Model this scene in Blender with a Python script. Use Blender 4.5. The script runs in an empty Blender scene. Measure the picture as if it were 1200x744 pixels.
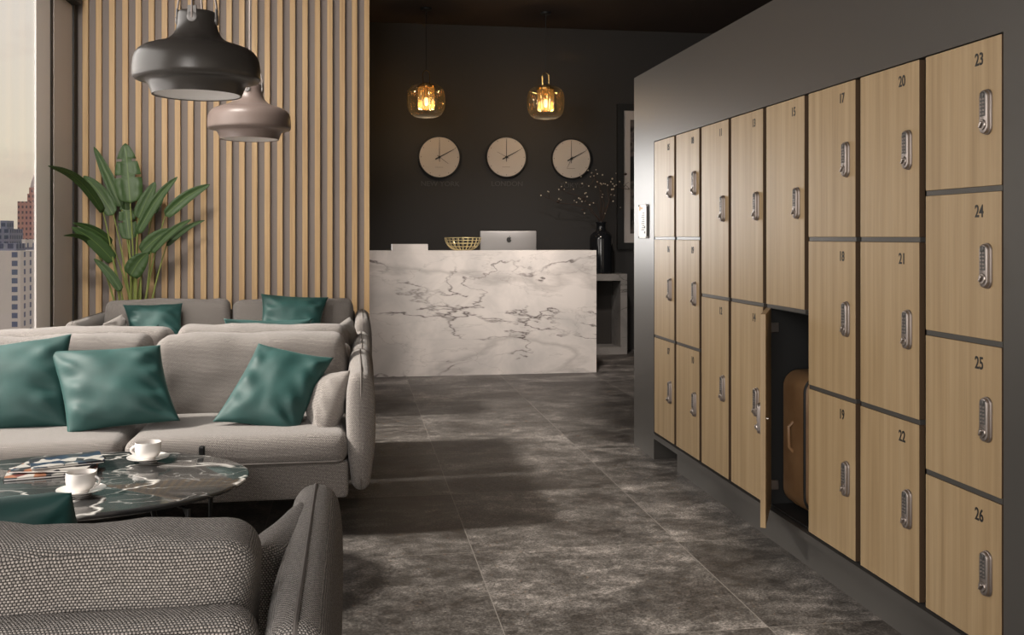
import bpy, bmesh, math, random
from mathutils import Vector, Matrix, noise, Euler
R = math.radians
PI = math.pi
random.seed(7)
SC = bpy.context.scene
COL = SC.collection

# ------------------------------------------------------------------ camera
F = 1166.7; HY = 277.0; YAW = R(9.106); HC = 1.25
SA, CA = math.sin(YAW), math.cos(YAW)
cam_d = bpy.data.cameras.new('camera'); cam = bpy.data.objects.new('camera', cam_d); COL.objects.link(cam)
cam_d.sensor_width = 36; cam_d.lens = F / 1200 * 36
cam_d.shift_y = -(372 - HY) / 1200
cam_d.clip_start = .05; cam_d.clip_end = 3000
cam.location = (0, 0, HC); cam.rotation_euler = (R(90), 0, -YAW)
SC.camera = cam

def at(px, py, Y):
    """world point at world depth Y seen at pixel px, py"""
    u = (px - 600) / F
    t = Y / (CA - u * SA)
    return Vector((t * (SA + u * CA), Y, HC + (HY - py) / F * t))

# ------------------------------------------------------------------ materials
def mat(name, base=(.5, .5, .5), rough=.5, metal=0., **kw):
    m = bpy.data.materials.new(name); m.use_nodes = True
    b = m.node_tree.nodes['Principled BSDF']
    b.inputs['Base Color'].default_value = (*base, 1)
    b.inputs['Roughness'].default_value = rough
    b.inputs['Metallic'].default_value = metal
    for k, v in kw.items():
        b.inputs[k].default_value = v
    return m

class N:
    def __init__(s, m):
        s.m = m; s.t = m.node_tree; s.b = s.t.nodes.get('Principled BSDF')
    def n(s, typ, **kw):
        nd = s.t.nodes.new(typ)
        for k, v in kw.items():
            if k.startswith('_'): setattr(nd, k[1:], v)
            else:
                nd.inputs[k.replace('__', ' ')].default_value = v
        return nd
    def l(s, a, ao, b, bi):
        s.t.links.new(a.outputs[ao], b.inputs[bi])
    def ramp(s, src, so, stops, interp='LINEAR'):
        r = s.n('ShaderNodeValToRGB'); r.color_ramp.interpolation = interp
        e = r.color_ramp.elements
        while len(e) < len(stops): e.new(.5)
        for i, (p, c) in enumerate(stops):
            e[i].position = p
            e[i].color = (*c, 1) if isinstance(c, (tuple, list)) else (c, c, c, 1)
        s.l(src, so, r, 'Fac'); return r
    def bump(s, src, so, strength, dist=.01):
        b = s.n('ShaderNodeBump', Strength=strength, Distance=dist)
        s.l(src, so, b, 'Height'); s.l(b, 'Normal', s.b, 'Normal'); return b
    def pos(s, scale=(1, 1, 1), rot=(0, 0, 0), loc=(0, 0, 0), kind='pos'):
        if kind == 'pos':
            g = s.n('ShaderNodeNewGeometry'); o = 'Position'
        elif kind == 'obj':
            g = s.n('ShaderNodeTexCoord'); o = 'Object'
        else:
            g = s.n('ShaderNodeTexCoord'); o = 'UV'
        mp = s.n('ShaderNodeMapping')
        mp.inputs['Scale'].default_value = scale; mp.inputs['Rotation'].default_value = rot; mp.inputs['Location'].default_value = loc
        s.l(g, o, mp, 'Vector'); return mp
    def noise(s, vec, scale, detail=4, rough=.5, dist=0.):
        nd = s.n('ShaderNodeTexNoise', Scale=scale, Detail=detail, Roughness=rough, Distortion=dist)
        s.l(vec, 'Vector', nd, 'Vector'); return nd
    def mix(s, fac, a, b, blend='MIX'):
        mx = s.n('ShaderNodeMix'); mx.data_type = 'RGBA'; mx.blend_type = blend
        ins = [i for i in mx.inputs]
        def put(idx, v):
            if isinstance(v, tuple) and len(v) == 2 and not isinstance(v[0], (int, float)): s.t.links.new(v[0].outputs[v[1]], ins[idx])
            elif isinstance(v, (int, float)): ins[idx].default_value = v
            else: ins[idx].default_value = (*v, 1)
        put(0, fac); put(6, a); put(7, b)
        mx_out = [i for i, o in enumerate(mx.outputs) if o.type == 'RGBA'][0]
        return (mx, mx_out)
    def math(s, op, a, b=None):
        nd = s.n('ShaderNodeMath', _operation=op)
        for i, v in enumerate((a, b)):
            if v is None: continue
            if isinstance(v, (int, float)): nd.inputs[i].default_value = v
            else: s.t.links.new(v[0].outputs[v[1]], nd.inputs[i])
        return nd

def wood(name, c0, c1, c2, rough=.42, gz=1.0, scale=1.0):
    m = mat(name, c1, rough); n = N(m)
    mp = n.pos((34 * scale, 34 * scale, 1.0 * scale))
    a = n.noise(mp, 1.0, 5, .55, .15)
    mp2 = n.pos((150 * scale, 150 * scale, 3.5 * scale))
    b = n.noise(mp2, 1.0, 3, .6)
    r = n.ramp(a, 'Fac', [(.28, c0), (.5, c1), (.74, c2)])
    rb = n.ramp(b, 'Fac', [(.3, .80), (.62, 1.0)])
    mx = n.mix(.55, (r, 'Color'), (rb, 'Color'), 'MULTIPLY')
    n.t.links.new(mx[0].outputs[mx[1]], n.b.inputs['Base Color'])
    n.bump(b, 'Fac', .06, .002)
    return m

def fabric(name, dark, light, brick=(.0066, .0044), rough=.95, bump=.6, streak=.12, mort=.26):
    m = mat(name, light, rough); n = N(m)
    n.b.inputs['Sheen Weight'].default_value = .25
    mp = n.pos(kind='uv')
    wob = n.noise(mp, 25, 2, .5)
    add = n.n('ShaderNodeVectorMath', _operation='SCALE'); add.inputs['Scale'].default_value = .0035
    n.l(wob, 'Color', add, 0)
    ad2 = n.n('ShaderNodeVectorMath', _operation='ADD'); n.l(mp, 'Vector', ad2, 0); n.l(add, 'Vector', ad2, 1)
    sp = n.n('ShaderNodeSeparateXYZ'); n.l(ad2, 'Vector', sp, 'Vector')
    vv = n.math('DIVIDE', (sp, 'Y'), brick[1]); row = n.math('FLOOR', (vv, 0)); half = n.math('MULTIPLY', (row, 0), .5)
    uu = n.math('DIVIDE', (sp, 'X'), brick[0]); uu = n.math('ADD', (uu, 0), (half, 0))
    su = n.math('SINE', (n.math('MULTIPLY', (uu, 0), PI), 0)); su = n.math('ABSOLUTE', (su, 0))
    sv = n.math('SINE', (n.math('MULTIPLY', (vv, 0), PI), 0)); sv = n.math('ABSOLUTE', (sv, 0))
    kn = n.math('MULTIPLY', (su, 0), (sv, 0))
    fz = n.noise(mp, 420, 3, .7); fzz = n.math('SUBTRACT', (fz, 'Fac'), .5); fzz = n.math('MULTIPLY', (fzz, 0), .5); kk = n.math('ADD', (kn, 0), (fzz, 0))
    rk = n.ramp(kk, 0, [(mort * .4, dark), (mort + .42, light)])
    tw = n.noise(mp, 160, 2, .6); rr = n.ramp(tw, 'Fac', [(.3, 1 - streak * 2.6), (.7, 1.08)])
    mx = n.mix(1.0, (rk, 'Color'), (rr, 'Color'), 'MULTIPLY')
    n.t.links.new(mx[0].outputs[mx[1]], n.b.inputs['Base Color'])
    n.bump(kk, 0, bump, .0022)
    return m

def velvet(name, c):
    m = mat(name, c, .62); n = N(m)
    n.b.inputs['Sheen Weight'].default_value = .16; n.b.inputs['Sheen Roughness'].default_value = .35
    n.b.inputs['Sheen Tint'].default_value = (.45, .85, .8, 1)
    mp = n.pos(kind='obj'); a = n.noise(mp, 7, 3, .5)
    r = n.ramp(a, 'Fac', [(.3, tuple(x * .82 for x in c)), (.7, tuple(x * 1.15 for x in c))])
    n.l(r, 'Color', n.b, 'Base Color')
    b = n.noise(mp, 900, 2, .5); n.bump(b, 'Fac', .12, .001)
    return m

def marble(name, base, cloud, vein, vscale, seed, rough, thick=.03, spec=.5, veins2=True, rot=(0, .6, .3), s2=.35, s3=.22, det=6, mk=.38):
    m = mat(name, base, rough); n = N(m)
    mp = n.pos((1, 1, 1), rot, (seed, seed * .7, 0))
    cl = n.noise(mp, 2.2, 5, .6, .6)
    rc = n.ramp(cl, 'Fac', [(.34, cloud), (.6, base)])
    def veins(sc, th, dist, lo):
        mpv = n.pos((sc * .55, sc, sc * 1.5), rot, (seed + lo, 0, seed))
        w = n.noise(mpv, 1.0, det, .56 if det > 4 else .48, dist)
        a = n.math('SUBTRACT', (w, 'Fac'), .5); a = n.math('ABSOLUTE', (a, 0))
        return n.ramp(a, 0, [(0, 1.0), (th, 0.0)])
    mask = n.noise(mp, 3.2, 2, .5); rm = n.ramp(mask, 'Fac', [(mk, 0.08), (mk + .20, 1.0)])
    v1 = veins(vscale, thick, .35, 0)
    f1 = n.math('MULTIPLY', (v1, 'Color'), (rm, 'Color'))
    c1 = n.mix((f1, 0), (rc, 'Color'), vein)
    out = c1
    if veins2:
        v2 = veins(vscale * 2.1, thick * .8, .4, 3.3)
        f2 = n.math('MULTIPLY', (v2, 'Color'), s2)
        v3 = veins(vscale * .6, thick * 4.0, .4, 7.1); f3 = n.math('MULTIPLY', (v3, 'Color'), s3)
        c2 = n.mix((f2, 0), (c1[0], c1[1]), vein)
        out = n.mix((f3, 0), (c2[0], c2[1]), vein)
    n.t.links.new(out[0].outputs[out[1]], n.b.inputs['Base Color'])
    return m

M = {}
M['oak'] = wood('oak_door', (.340, .232, .120), (.405, .285, .155), (.465, .338, .195))
M['slat'] = wood('oak_slat', (.48, .30, .14), (.585, .385, .19), (.67, .46, .24), .5)
M['edge'] = wood('oak_edge', (.36, .22, .10), (.44, .28, .13), (.5, .33, .16), .5)
M['locker_metal'] = mat('charcoal_powder_coat', (.085, .080, .074), .36, .25)
M['carcass'] = mat('dark_carcass', (.035, .030, .026), .6)
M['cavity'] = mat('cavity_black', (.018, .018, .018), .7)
M['back_wall'] = mat('charcoal_wall', (.034, .032, .031), .75)
M['ceiling'] = mat('dark_brown_ceiling', (.032, .022, .019), .8)
M['grey_panel'] = mat('grey_panel', (.62, .57, .54), .5)
M['backing'] = mat('taupe_backing', (.25, .215, .20), .8)
M['frame_light'] = mat('light_aluminium', (.86, .82, .80), .4)
M['edge_shaded'] = mat('oak_edge_gap_shade', (.085, .05, .026), .6)  # oak edges of closed doors, gap shade painted into the colour
M['black'] = mat('matte_black', (.012, .012, .012), .5)
M['black_metal'] = mat('black_metal', (.02, .02, .02), .35, .6)
M['chrome'] = mat('satin_chrome', (.55, .50, .47), .32, 1.0)
M['satin'] = mat('satin_nickel', (.34, .30, .28), .42, .9)
M['keypad'] = mat('keypad_grey', (.11, .105, .10), .4, .4)
M['fabric'] = fabric('grey_tweed', (.07, .058, .052), (.50, .455, .42), (.0058, .0046), streak=.2)
M['fabric_near'] = fabric('grey_chunky_tweed', (.022, .017, .014), (.60, .545, .50), (.0054, .0043), bump=1.0, streak=.2, mort=.26)
M['piping'] = mat('grey_piping', (.15, .135, .125), .95)
M['teal'] = velvet('teal_velvet', (.012, .060, .055))
M['teal_dark'] = M['teal']
M['ceramic'] = mat('white_ceramic', (.80, .77, .74), .12, **{'Coat Weight': .4})
M['tea'] = mat('dark_coffee', (.05, .02, .008), .1)
M['lamp_black'] = mat('charcoal_enamel', (.052, .047, .043), .30)
M['lamp_brown'] = mat('taupe_enamel', (.20, .155, .138), .36)
M['diffuser'] = mat('white_diffuser', (.82, .79, .77), .5)
M['brass'] = mat('brass', (.62, .42, .16), .25, 1.0)
M['gold_wire'] = mat('pale_gold_wire', (.65, .55, .30), .35, .8)
M['white_paint'] = mat('clock_white', (.52, .47, .425), .55)
M['silver'] = mat('silver_aluminium', (.26, .25, .245), .45, .4)
M['vase'] = mat('black_glazed', (.010, .011, .013), .12)
M['twig'] = mat('dark_twig', (.045, .028, .022), .8)
M['bud'] = mat('pale_bud', (.55, .48, .38), .6)
M['mat_board'] = mat('mat_board', (.50, .45, .42), .8)
M['leather'] = None
M['leaf'] = None
M['marble'] = marble('white_marble', (.66, .61, .575), (.50, .47, .45), (.13, .11, .105), 1.0, 2.9, .25, .009, rot=(0, -.62, 0), s2=.22, s3=.3)
M['console_marble'] = marble('grey_white_marble', (.30, .28, .265), (.22, .21, .20), (.09, .08, .075), 1.6, 6.2, .3, .01)
M['table_marble'] = marble('grey_marble', (.05, .05, .048), (.032, .032, .032), (.75, .73, .69), 3.0, 9.4, .09, .011, rot=(0, 0, .9), s2=.30, s3=.0, det=4, mk=.28)

def mk_leather():
    m = mat('tan_leather', (.34, .19, .09), .38); n = N(m)
    mp = n.pos(kind='obj'); a = n.noise(mp, 6, 3, .5)
    r = n.ramp(a, 'Fac', [(.3, (.26, .14, .065)), (.7, (.42, .25, .125))]); n.l(r, 'Color', n.b, 'Base Color')
    b = n.noise(mp, 220, 2, .5); n.bump(b, 'Fac', .15, .001); return m
M['leather'] = mk_leather()
def mk_leaf():
    m = mat('banana_leaf', (.04, .13, .035), .38); n = N(m)
    mp = n.pos((1, 1, 1), kind='uv')
    w = n.n('ShaderNodeTexWave', Scale=26.0, Distortion=1.0); w.bands_direction = 'Y'; n.l(mp, 'Vector', w, 'Vector')
    r = n.ramp(w, 'Fac', [(.0, (.034, .072, .022)), (1.0, (.068, .130, .040))])
    g = n.n('ShaderNodeTexGradient'); g.gradient_type = 'LINEAR'
    gm = n.n('ShaderNodeSeparateXYZ'); n.l(mp, 'Vector', gm, 'Vector')
    ab = n.math('ABSOLUTE', (gm, 'X')); rb = n.ramp(ab, 0, [(.0, 1.0), (.07, 0.0)])
    mx = n.mix((rb, 'Color'), (r, 'Color'), (.16, .24, .07))
    n.t.links.new(mx[0].outputs[mx[1]], n.b.inputs['Base Color'])
    n.b.inputs['Subsurface Weight'].default_value = 0
    n.bump(w, 'Fac', .3, .003); return m
M['leaf'] = mk_leaf()
M['stalk'] = mat('leaf_stalk', (.22, .26, .07), .45)
M['pot'] = mat('grey_pot', (.25, .24, .23), .7)
M['soil'] = mat('soil', (.03, .02, .014), .95)

def mk_floor():
    m = mat('stone_tiles', (.1, .1, .1), .5); n = N(m)
    g = n.n('ShaderNodeNewGeometry'); sp = n.n('ShaderNodeSeparateXYZ'); n.l(g, 'Position', sp, 'Vector')
    # tile index
    def cell(axis, off, pitch):
        a = n.math('SUBTRACT', (sp, axis), off); a = n.math('DIVIDE', (a, 0), pitch)
        fl = n.math('FLOOR', (a, 0)); fr = n.math('FRACT', (a, 0))
        d = n.math('SUBTRACT', (fr, 0), .5); d = n.math('ABSOLUTE', (d, 0)); d = n.math('SUBTRACT', .5, (d, 0)); d = n.math('MULTIPLY', (d, 0), pitch)
        return fl, d
    fx, dx = cell('X', .472, .842); fy, dy = cell('Y', 3.915, .9)
    dm = n.math('MINIMUM', (dx, 0), (dy, 0))
    grout = n.math('LESS_THAN', (dm, 0), .0016)
    cmb = n.n('ShaderNodeCombineXYZ'); n.l(fx, 0, cmb, 'X'); n.l(fy, 0, cmb, 'Y')
    wn = n.n('ShaderNodeTexWhiteNoise'); wn.noise_dimensions = '3D'; n.l(cmb, 'Vector', wn, 'Vector')
    sc = n.n('ShaderNodeVectorMath', _operation='SCALE'); sc.inputs['Scale'].default_value = 9.0; n.l(wn, 'Color', sc, 0)
    ad = n.n('ShaderNodeVectorMath', _operation='ADD'); n.l(g, 'Position', ad, 0); n.l(sc, 'Vector', ad, 1)
    mp = n.n('ShaderNodeMapping'); n.l(ad, 'Vector', mp, 'Vector'); mp.inputs['Scale'].default_value = (1, 1.25, 1)
    big = n.noise(mp, 2.3, 6, .62, .4); mid = n.noise(mp, 11, 7, .72, .2); fine = n.noise(mp, 120, 3, .8)
    rb = n.ramp(big, 'Fac', [(.36, (.046, .040, .036)), (.5, (.080, .073, .067)), (.64, (.165, .15, .138))])
    rm = n.ramp(mid, 'Fac', [(.36, .45), (.5, .9), (.64, 1.6)])
    rf = n.ramp(fine, 'Fac', [(.36, .35), (.5, .95), (.64, 1.9)])
    a = n.mix(1.0, (rb, 'Color'), (rm, 'Color'), 'MULTIPLY')
    b = n.mix(1.0, a, (rf, 'Color'), 'MULTIPLY')
    # light scuffs
    spk = n.noise(mp, 26, 5, .75, .6); rs = n.ramp(spk, 'Fac', [(.66, 0.0), (.76, .55)])
    c = n.mix((rs, 'Color'), b, (.26, .235, .21))
    tone = n.ramp(wn, 'Value', [(0, .82), (1, 1.15)])
    d = n.mix(1.0, c, (tone, 'Color'), 'MULTIPLY')
    e = n.mix((grout, 0), d, (.17, .155, .14))
    n.t.links.new(e[0].outputs[e[1]], n.b.inputs['Base Color'])
    rr = n.ramp(mid, 'Fac', [(.3, .38), (.7, .62)]); n.l(rr, 'Color', n.b, 'Roughness')
    n.b.inputs['Specular IOR Level'].default_value = .3
    n.bump(fine, 'Fac', .2, .003)
    return m
M['floor'] = mk_floor()

# ------------------------------------------------------------------ object helpers
def boxuv(me):
    uv = me.uv_layers.new(name='UVMap')
    for p in me.polygons:
        nx, ny, nz = (abs(c) for c in p.normal)
        for li in p.loop_indices:
            c = me.vertices[me.loops[li].vertex_index].co
            if nx >= ny and nx >= nz: uv.data[li].uv = (c.y, c.z)
            elif ny >= nz: uv.data[li].uv = (c.x, c.z)
            else: uv.data[li].uv = (c.x, c.y)

def link(name, bm, m, parent=None, loc=None, smooth=False, uv=False):
    me = bpy.data.meshes.new(name)
    bmesh.ops.recalc_face_normals(bm, faces=bm.faces[:])
    bm.to_mesh(me); bm.free()
    for mm in (m if isinstance(m, (list, tuple)) else [m]): me.materials.append(mm)
    if smooth:
        for p in me.polygons: p.use_smooth = True
        if smooth != 'all':
            try: me.set_sharp_from_angle(angle=R(smooth if smooth is not True else 38))
            except Exception: pass
    if uv: boxuv(me)
    o = bpy.data.objects.new(name, me); COL.objects.link(o)
    if parent: o.parent = parent
    if loc is not None: o.location = loc
    return o

def tag(o, label=None, cat=None, group=None, kind=None):
    if label: o['label'] = label
    if cat: o['category'] = cat
    if group: o['group'] = group
    if kind: o['kind'] = kind
    return o

def thing(name, label, cat, loc=(0, 0, 0), rz=0, group=None):
    o = bpy.data.objects.new(name, None); o.empty_display_size = .1; COL.objects.link(o)
    o.location = loc; o.rotation_euler = (0, 0, rz)
    return tag(o, label, cat, group)

def B(): return bmesh.new()

def box(bm, lo, hi, bev=0., seg=2, mi=0):
    x0, y0, z0 = lo; x1, y1, z1 = hi
    b2 = bmesh.new() if bev else bm
    vs = [b2.verts.new((x, y, z)) for z in (z0, z1) for y in (y0, y1) for x in (x0, x1)]
    fs = [(0, 1, 3, 2), (4, 6, 7, 5), (0, 4, 5, 1), (1, 5, 7, 3), (3, 7, 6, 2), (2, 6, 4, 0)]
    for f in fs:
        ff = b2.faces.new([vs[i] for i in f]); ff.material_index = mi
    if bev:
        bmesh.ops.recalc_face_normals(b2, faces=b2.faces[:])
        bmesh.ops.bevel(b2, geom=b2.edges[:], offset=bev, segments=seg, profile=.5, affect='EDGES')
        merge(bm, b2)
    return bm

def merge(bm, b2, mtx=None):
    if mtx is not None: bmesh.ops.transform(b2, matrix=mtx, verts=b2.verts[:])
    mp = {}
    for v in b2.verts: mp[v] = bm.verts.new(v.co)
    for f in b2.faces:
        try:
            nf = bm.faces.new([mp[v] for v in f.verts]); nf.material_index = f.material_index
        except ValueError: pass
    b2.free()

def lathe(bm, prof, c=(0, 0, 0), seg=48, mi=0, sx=1, sy=1, wob=None):
    rings = []
    for r, z in prof:
        if r < 1e-6: rings.append([bm.verts.new((c[0], c[1], c[2] + z))])
        else:
            ring = []
            for k in range(seg):
                a = 2 * PI * k / seg
                rr = r * (wob(a, z) if wob else 1)
                ring.append(bm.verts.new((c[0] + rr * sx * math.cos(a), c[1] + rr * sy * math.sin(a), c[2] + z)))
            rings.append(ring)
    for a, b in zip(rings, rings[1:]):
        for k in range(seg):
            k2 = (k + 1) % seg
            if len(a) == 1 and len(b) == 1: continue
            if len(a) == 1: f = [a[0], b[k], b[k2]]
            elif len(b) == 1: f = [a[k], a[k2], b[0]]
            else: f = [a[k], a[k2], b[k2], b[k]]
            bm.faces.new(f).material_index = mi
    return bm

def tube(bm, pts, rad, seg=8, closed=False, mi=0, caps=True):
    pts = [Vector(p) for p in pts]; n = len(pts)
    rads = rad if isinstance(rad, (list, tuple)) else [rad] * n
    rings = []; up = None
    for i, p in enumerate(pts):
        if closed: d = pts[(i + 1) % n] - pts[i - 1]
        else: d = pts[min(i + 1, n - 1)] - pts[max(i - 1, 0)]
        if d.length < 1e-9: d = Vector((0, 0, 1))
        d.normalize()
        if up is None:
            up = Vector((0, 0, 1)) if abs(d.z) < .9 else Vector((1, 0, 0))
        s = d.cross(up)
        if s.length < 1e-6: s = d.orthogonal()
        s.normalize(); up = s.cross(d).normalized()
        rings.append([bm.verts.new(p + (s * math.cos(2 * PI * k / seg) + up * math.sin(2 * PI * k / seg)) * rads[i]) for k in range(seg)])
    rng = range(n if closed else n - 1)
    for i in rng:
        a, b = rings[i], rings[(i + 1) % n]
        for k in range(seg):
            bm.faces.new([a[k], a[(k + 1) % seg], b[(k + 1) % seg], b[k]]).material_index = mi
    if not closed and caps:
        bm.faces.new(rings[0][::-1]).material_index = mi; bm.faces.new(rings[-1]).material_index = mi
    return bm

def axis_pts(h, r, nin, nr):
    out = []
    for k in range(nr + 1): out.append(-h + r * (1 - math.cos(PI / 2 * k / nr)))
    m = h - r
    for k in range(1, nin): out.append(-m + 2 * m * k / nin)
    for k in range(nr + 1): out.append(m + r * math.sin(PI / 2 * k / nr))
    # unique
    res = [out[0]]
    for v in out[1:]:
        if v - res[-1] > 1e-5: res.append(v)
    return res

def soft_box(size, r, bulge=(0, 0, 0), nin=10, nr=4, wr=0., wf=3., seed=0, ctr=(0, 0, 0), deform=None):
    """rounded cushion block. bulge: extra half-thickness in the middle of each face pair"""
    h = Vector(size) / 2; bm = bmesh.new(); cache = {}
    ax = [axis_pts(h[i], r, nin, nr) for i in range(3)]
    def vert(p):
        key = (round(p[0], 5), round(p[1], 5), round(p[2], 5))
        if key in cache: return cache[key]
        q = Vector(p); inner = Vector([max(-(h[i] - r), min(h[i] - r, q[i])) for i in range(3)])
        d = q - inner
        if d.length > 1e-9: q2 = inner + d.normalized() * r
        else: q2 = q
        u = [max(-1, min(1, q2[i] / h[i])) for i in range(3)]
        for i in range(3):
            j, k = (i + 1) % 3, (i + 2) % 3
            fall = (1 - u[j] ** 2) * (1 - u[k] ** 2)
            q2[i] += bulge[i] * (u[i]) * max(0, fall) ** .6
        if wr:
            nv = noise.noise_vector(Vector((q2.x * wf + seed, q2.y * wf - seed, q2.z * wf + seed * .5)))
            n2 = noise.noise_vector(Vector((q2.x * wf * 2.7 + seed, q2.y * wf * 2.7, q2.z * wf * 2.7 - seed)))
            q2 += nv * wr + n2 * wr * .35
        if deform: q2 = deform(q2)
        v = bm.verts.new(q2 + Vector(ctr)); cache[key] = v; return v
    for i in range(3):
        j, k = (i + 1) % 3, (i + 2) % 3
        for s in (-1, 1):
            for a in range(len(ax[j]) - 1):
                for b in range(len(ax[k]) - 1):
                    def P(aa, bb):
                        p = [0, 0, 0]; p[i] = s * h[i]; p[j] = ax[j][aa]; p[k] = ax[k][bb]; return vert(p)
                    q = [P(a, b), P(a + 1, b), P(a + 1, b + 1), P(a, b + 1)]
                    try: bm.faces.new(q if s > 0 else q[::-1])
                    except ValueError: pass
    return bm

def pillow_mesh(w, h, t, seed=0, pinch=.07, wr=.012, n=28):
    """throw pillow: lies in local XZ plane, thickness along Y, pointed corners"""
    bm = bmesh.new(); grid = {}
    rng = random.Random(seed)
    fold = [(rng.uniform(0, 2 * PI), rng.uniform(5, 9), rng.uniform(.3, 1)) for _ in range(4)]
    for s in (-1, 1):
        for i in range(n + 1):
            for j in range(n + 1):
                u = -1 + 2 * i / n; v = -1 + 2 * j / n
                # denser at edges
                u = math.sin(u * PI / 2) * .55 + u * .45; v = math.sin(v * PI / 2) * .55 + v * .45
                edge = (i in (0, n) or j in (0, n))
                if edge and s == 1: grid[(s, i, j)] = grid[(-1, i, j)]; continue
                x = u * w / 2 * (1 - pinch * (1 - v * v)); z = v * h / 2 * (1 - pinch * (1 - u * u))
                prof = (max(0, 1 - abs(u) ** 2.4) * max(0, 1 - abs(v) ** 2.4)) ** .55
                y = s * t / 2 * prof
                r2 = math.hypot(u, v)
                # corner folds radiating
                fo = 0
                for cu, cv in ((1, 1), (-1, 1), (1, -1), (-1, -1)):
                    du, dv = cu - u, cv - v; d = math.hypot(du, dv)
                    ang = math.atan2(dv * cv, du * cu)
                    fo += math.exp(-((d - .55) / .38) ** 2) * math.sin(ang * 9 + seed + cu) * .6
                nv = noise.noise(Vector((u * 1.7 + seed, v * 1.7, s * 2.0))) + .10 * noise.noise(Vector((u * 4.5, v * 4.5 + seed, s))) + .55 * math.exp(-((abs(u) - .72) / .2) ** 2) * math.sin(v * 11 + u * 3 + seed)
                y += s * (fo * wr * .45 + nv * wr * 1.5) * min(1, prof * 1.6)
                grid[(s, i, j)] = bm.verts.new((x, y, z))
    for s in (-1, 1):
        for i in range(n):
            for j in range(n):
                q = [grid[(s, i, j)], grid[(s, i + 1, j)], grid[(s, i + 1, j + 1)], grid[(s, i, j + 1)]]
                bm.faces.new(q if s > 0 else q[::-1])
    return bm

def text_bm(body, size, ext=.0006, align='CENTER', sx=1.0, off=0.):
    cu = bpy.data.curves.new('t', 'FONT'); cu.body = body; cu.size = size; cu.extrude = ext; cu.align_x = align; cu.align_y = 'CENTER'
    cu.resolution_u = 4; cu.offset = off
    o = bpy.data.objects.new('t', cu); COL.objects.link(o)
    dg = bpy.context.evaluated_depsgraph_get(); me = bpy.data.meshes.new_from_object(o.evaluated_get(dg))
    bm = bmesh.new(); bm.from_mesh(me); bpy.data.objects.remove(o); bpy.data.curves.remove(cu); bpy.data.meshes.remove(me)
    bmesh.ops.transform(bm, matrix=Matrix.Diagonal((sx, 1, 1, 1)), verts=bm.verts[:])
    for f in bm.faces: f.material_index = 0
    return bm
# text lying in XY plane facing +Z  ->  facing -Y
FACE_NEG_Y = Matrix.Rotation(R(90), 4, 'X')
# facing -X : readable from the left side of the room (text runs toward -Y)
FACE_NEG_X = Matrix.Rotation(R(-90), 4, 'Z') @ Matrix.Rotation(R(90), 4, 'X')

def struct(name, bm, m, smooth=False):
    o = link(name, bm, m, smooth=smooth); o['kind'] = 'structure'; return o

# ------------------------------------------------------------------ room shell
XL = -2.16       # window wall
YS = 8.30        # front of the slats
YW = 10.65       # charcoal back wall
ZC = 3.52        # ceiling
XR = 1.67        # locker front plane
Y0 = -1.6
struct('floor', box(B(), (XL - .12, Y0, -.1), (4.6, YW + .1, 0)), M['floor'])
struct('ceiling', box(B(), (XL - .12, Y0, ZC), (4.6, YW + .1, ZC + .1)), M['ceiling'])
struct('wall_back', box(B(), (XL - .12, YW, 0), (4.6, YW + .1, ZC)), M['back_wall'])
struct('wall_far_right', box(B(), (4.5, Y0, 0), (4.6, YW, ZC)), M['back_wall'])
# partition behind slats
struct('wall_slat_side', box(B(), (XL + .002, YS + .055, .0), (.139, YS + .20, ZC)), M['backing'])
# window wall: pieces
bm = B()
box(bm, (XL - .012, 7.62, 0), (XL, 7.85, ZC)); box(bm, (XL - .12, 7.85, 0), (XL, YW, ZC)); box(bm, (XL - .12, Y0, 0), (XL, 2.55, ZC))  # unseen near stretch made solid to keep sun off the nearest sofa
box(bm, (XL - .12, 2.55, 3.02), (XL, 7.62, ZC))         # lintel
struct('wall_left', bm, M['grey_panel'])
bm = B()
box(bm, (XL - .01, 7.31, 0), (XL + .003, 7.63, 3.04), .001, 1)
box(bm, (XL - .06, 2.55, 0), (XL + .0, 7.31, .06))
box(bm, (XL - .06, 2.55, 2.97), (XL + .0, 7.31, 3.02))
for y in (2.55, 5.02):
    box(bm, (XL - .06, y, .06), (XL - .01, y + .06, 2.97))
w = struct('window_1', bm, M['frame_light'])
gl = mat('window_glass', (1, 1, 1), .0); n = N(gl)
tr = n.n('ShaderNodeBsdfTransparent'); go = n.n('ShaderNodeBsdfGlossy', Roughness=.02); mxs = n.n('ShaderNodeMixShader', Fac=.06)
n.l(tr, 0, mxs, 1); n.l(go, 0, mxs, 2); n.l(mxs, 0, n.t.nodes['Material Output'], 'Surface')
link('glass', box(B(), (XL - .012, 2.62, .06), (XL - .006, 7.31, 2.97)), gl, w)
bm = B()
box(bm, (XL + .001, 7.64, 0), (XL + .006, 7.70, 3.04))
box(bm, (XL + .001, 8.195, 0), (XL + .02, 8.29, ZC))
struct('trim_1', bm, M['black'])
bm = B(); box(bm, (XL + .001, Y0, 3.05), (XL + .08, 8.19, 3.25))
struct('trim_2', bm, M['black'])
struct('trim_3', box(B(), (XL + .001, 7.705, 0), (XL + .008, 8.19, 3.045)), M['grey_panel'])

# slatted wall panel
tp = thing('slatted_wall_panel', 'tall panel of vertical light oak slats on a taupe backing behind the rear sofa', 'wall panel', (-1.0, YS, 0))
bm = B()
for k in range(23):
    x1 = .139 - .1001 * k
    box(bm, (x1 - .043 + 1.0, 0, 0), (x1 + 1.0, .040, ZC - .002), .0015, 1)
link('slats', bm, M['slat'], tp)
bm = B(); box(bm, (XL + .04 + 1.0, .041, 0), (.139 + 1.0, .054, ZC - .002)); link('backing', bm, M['backing'], tp)

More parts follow.
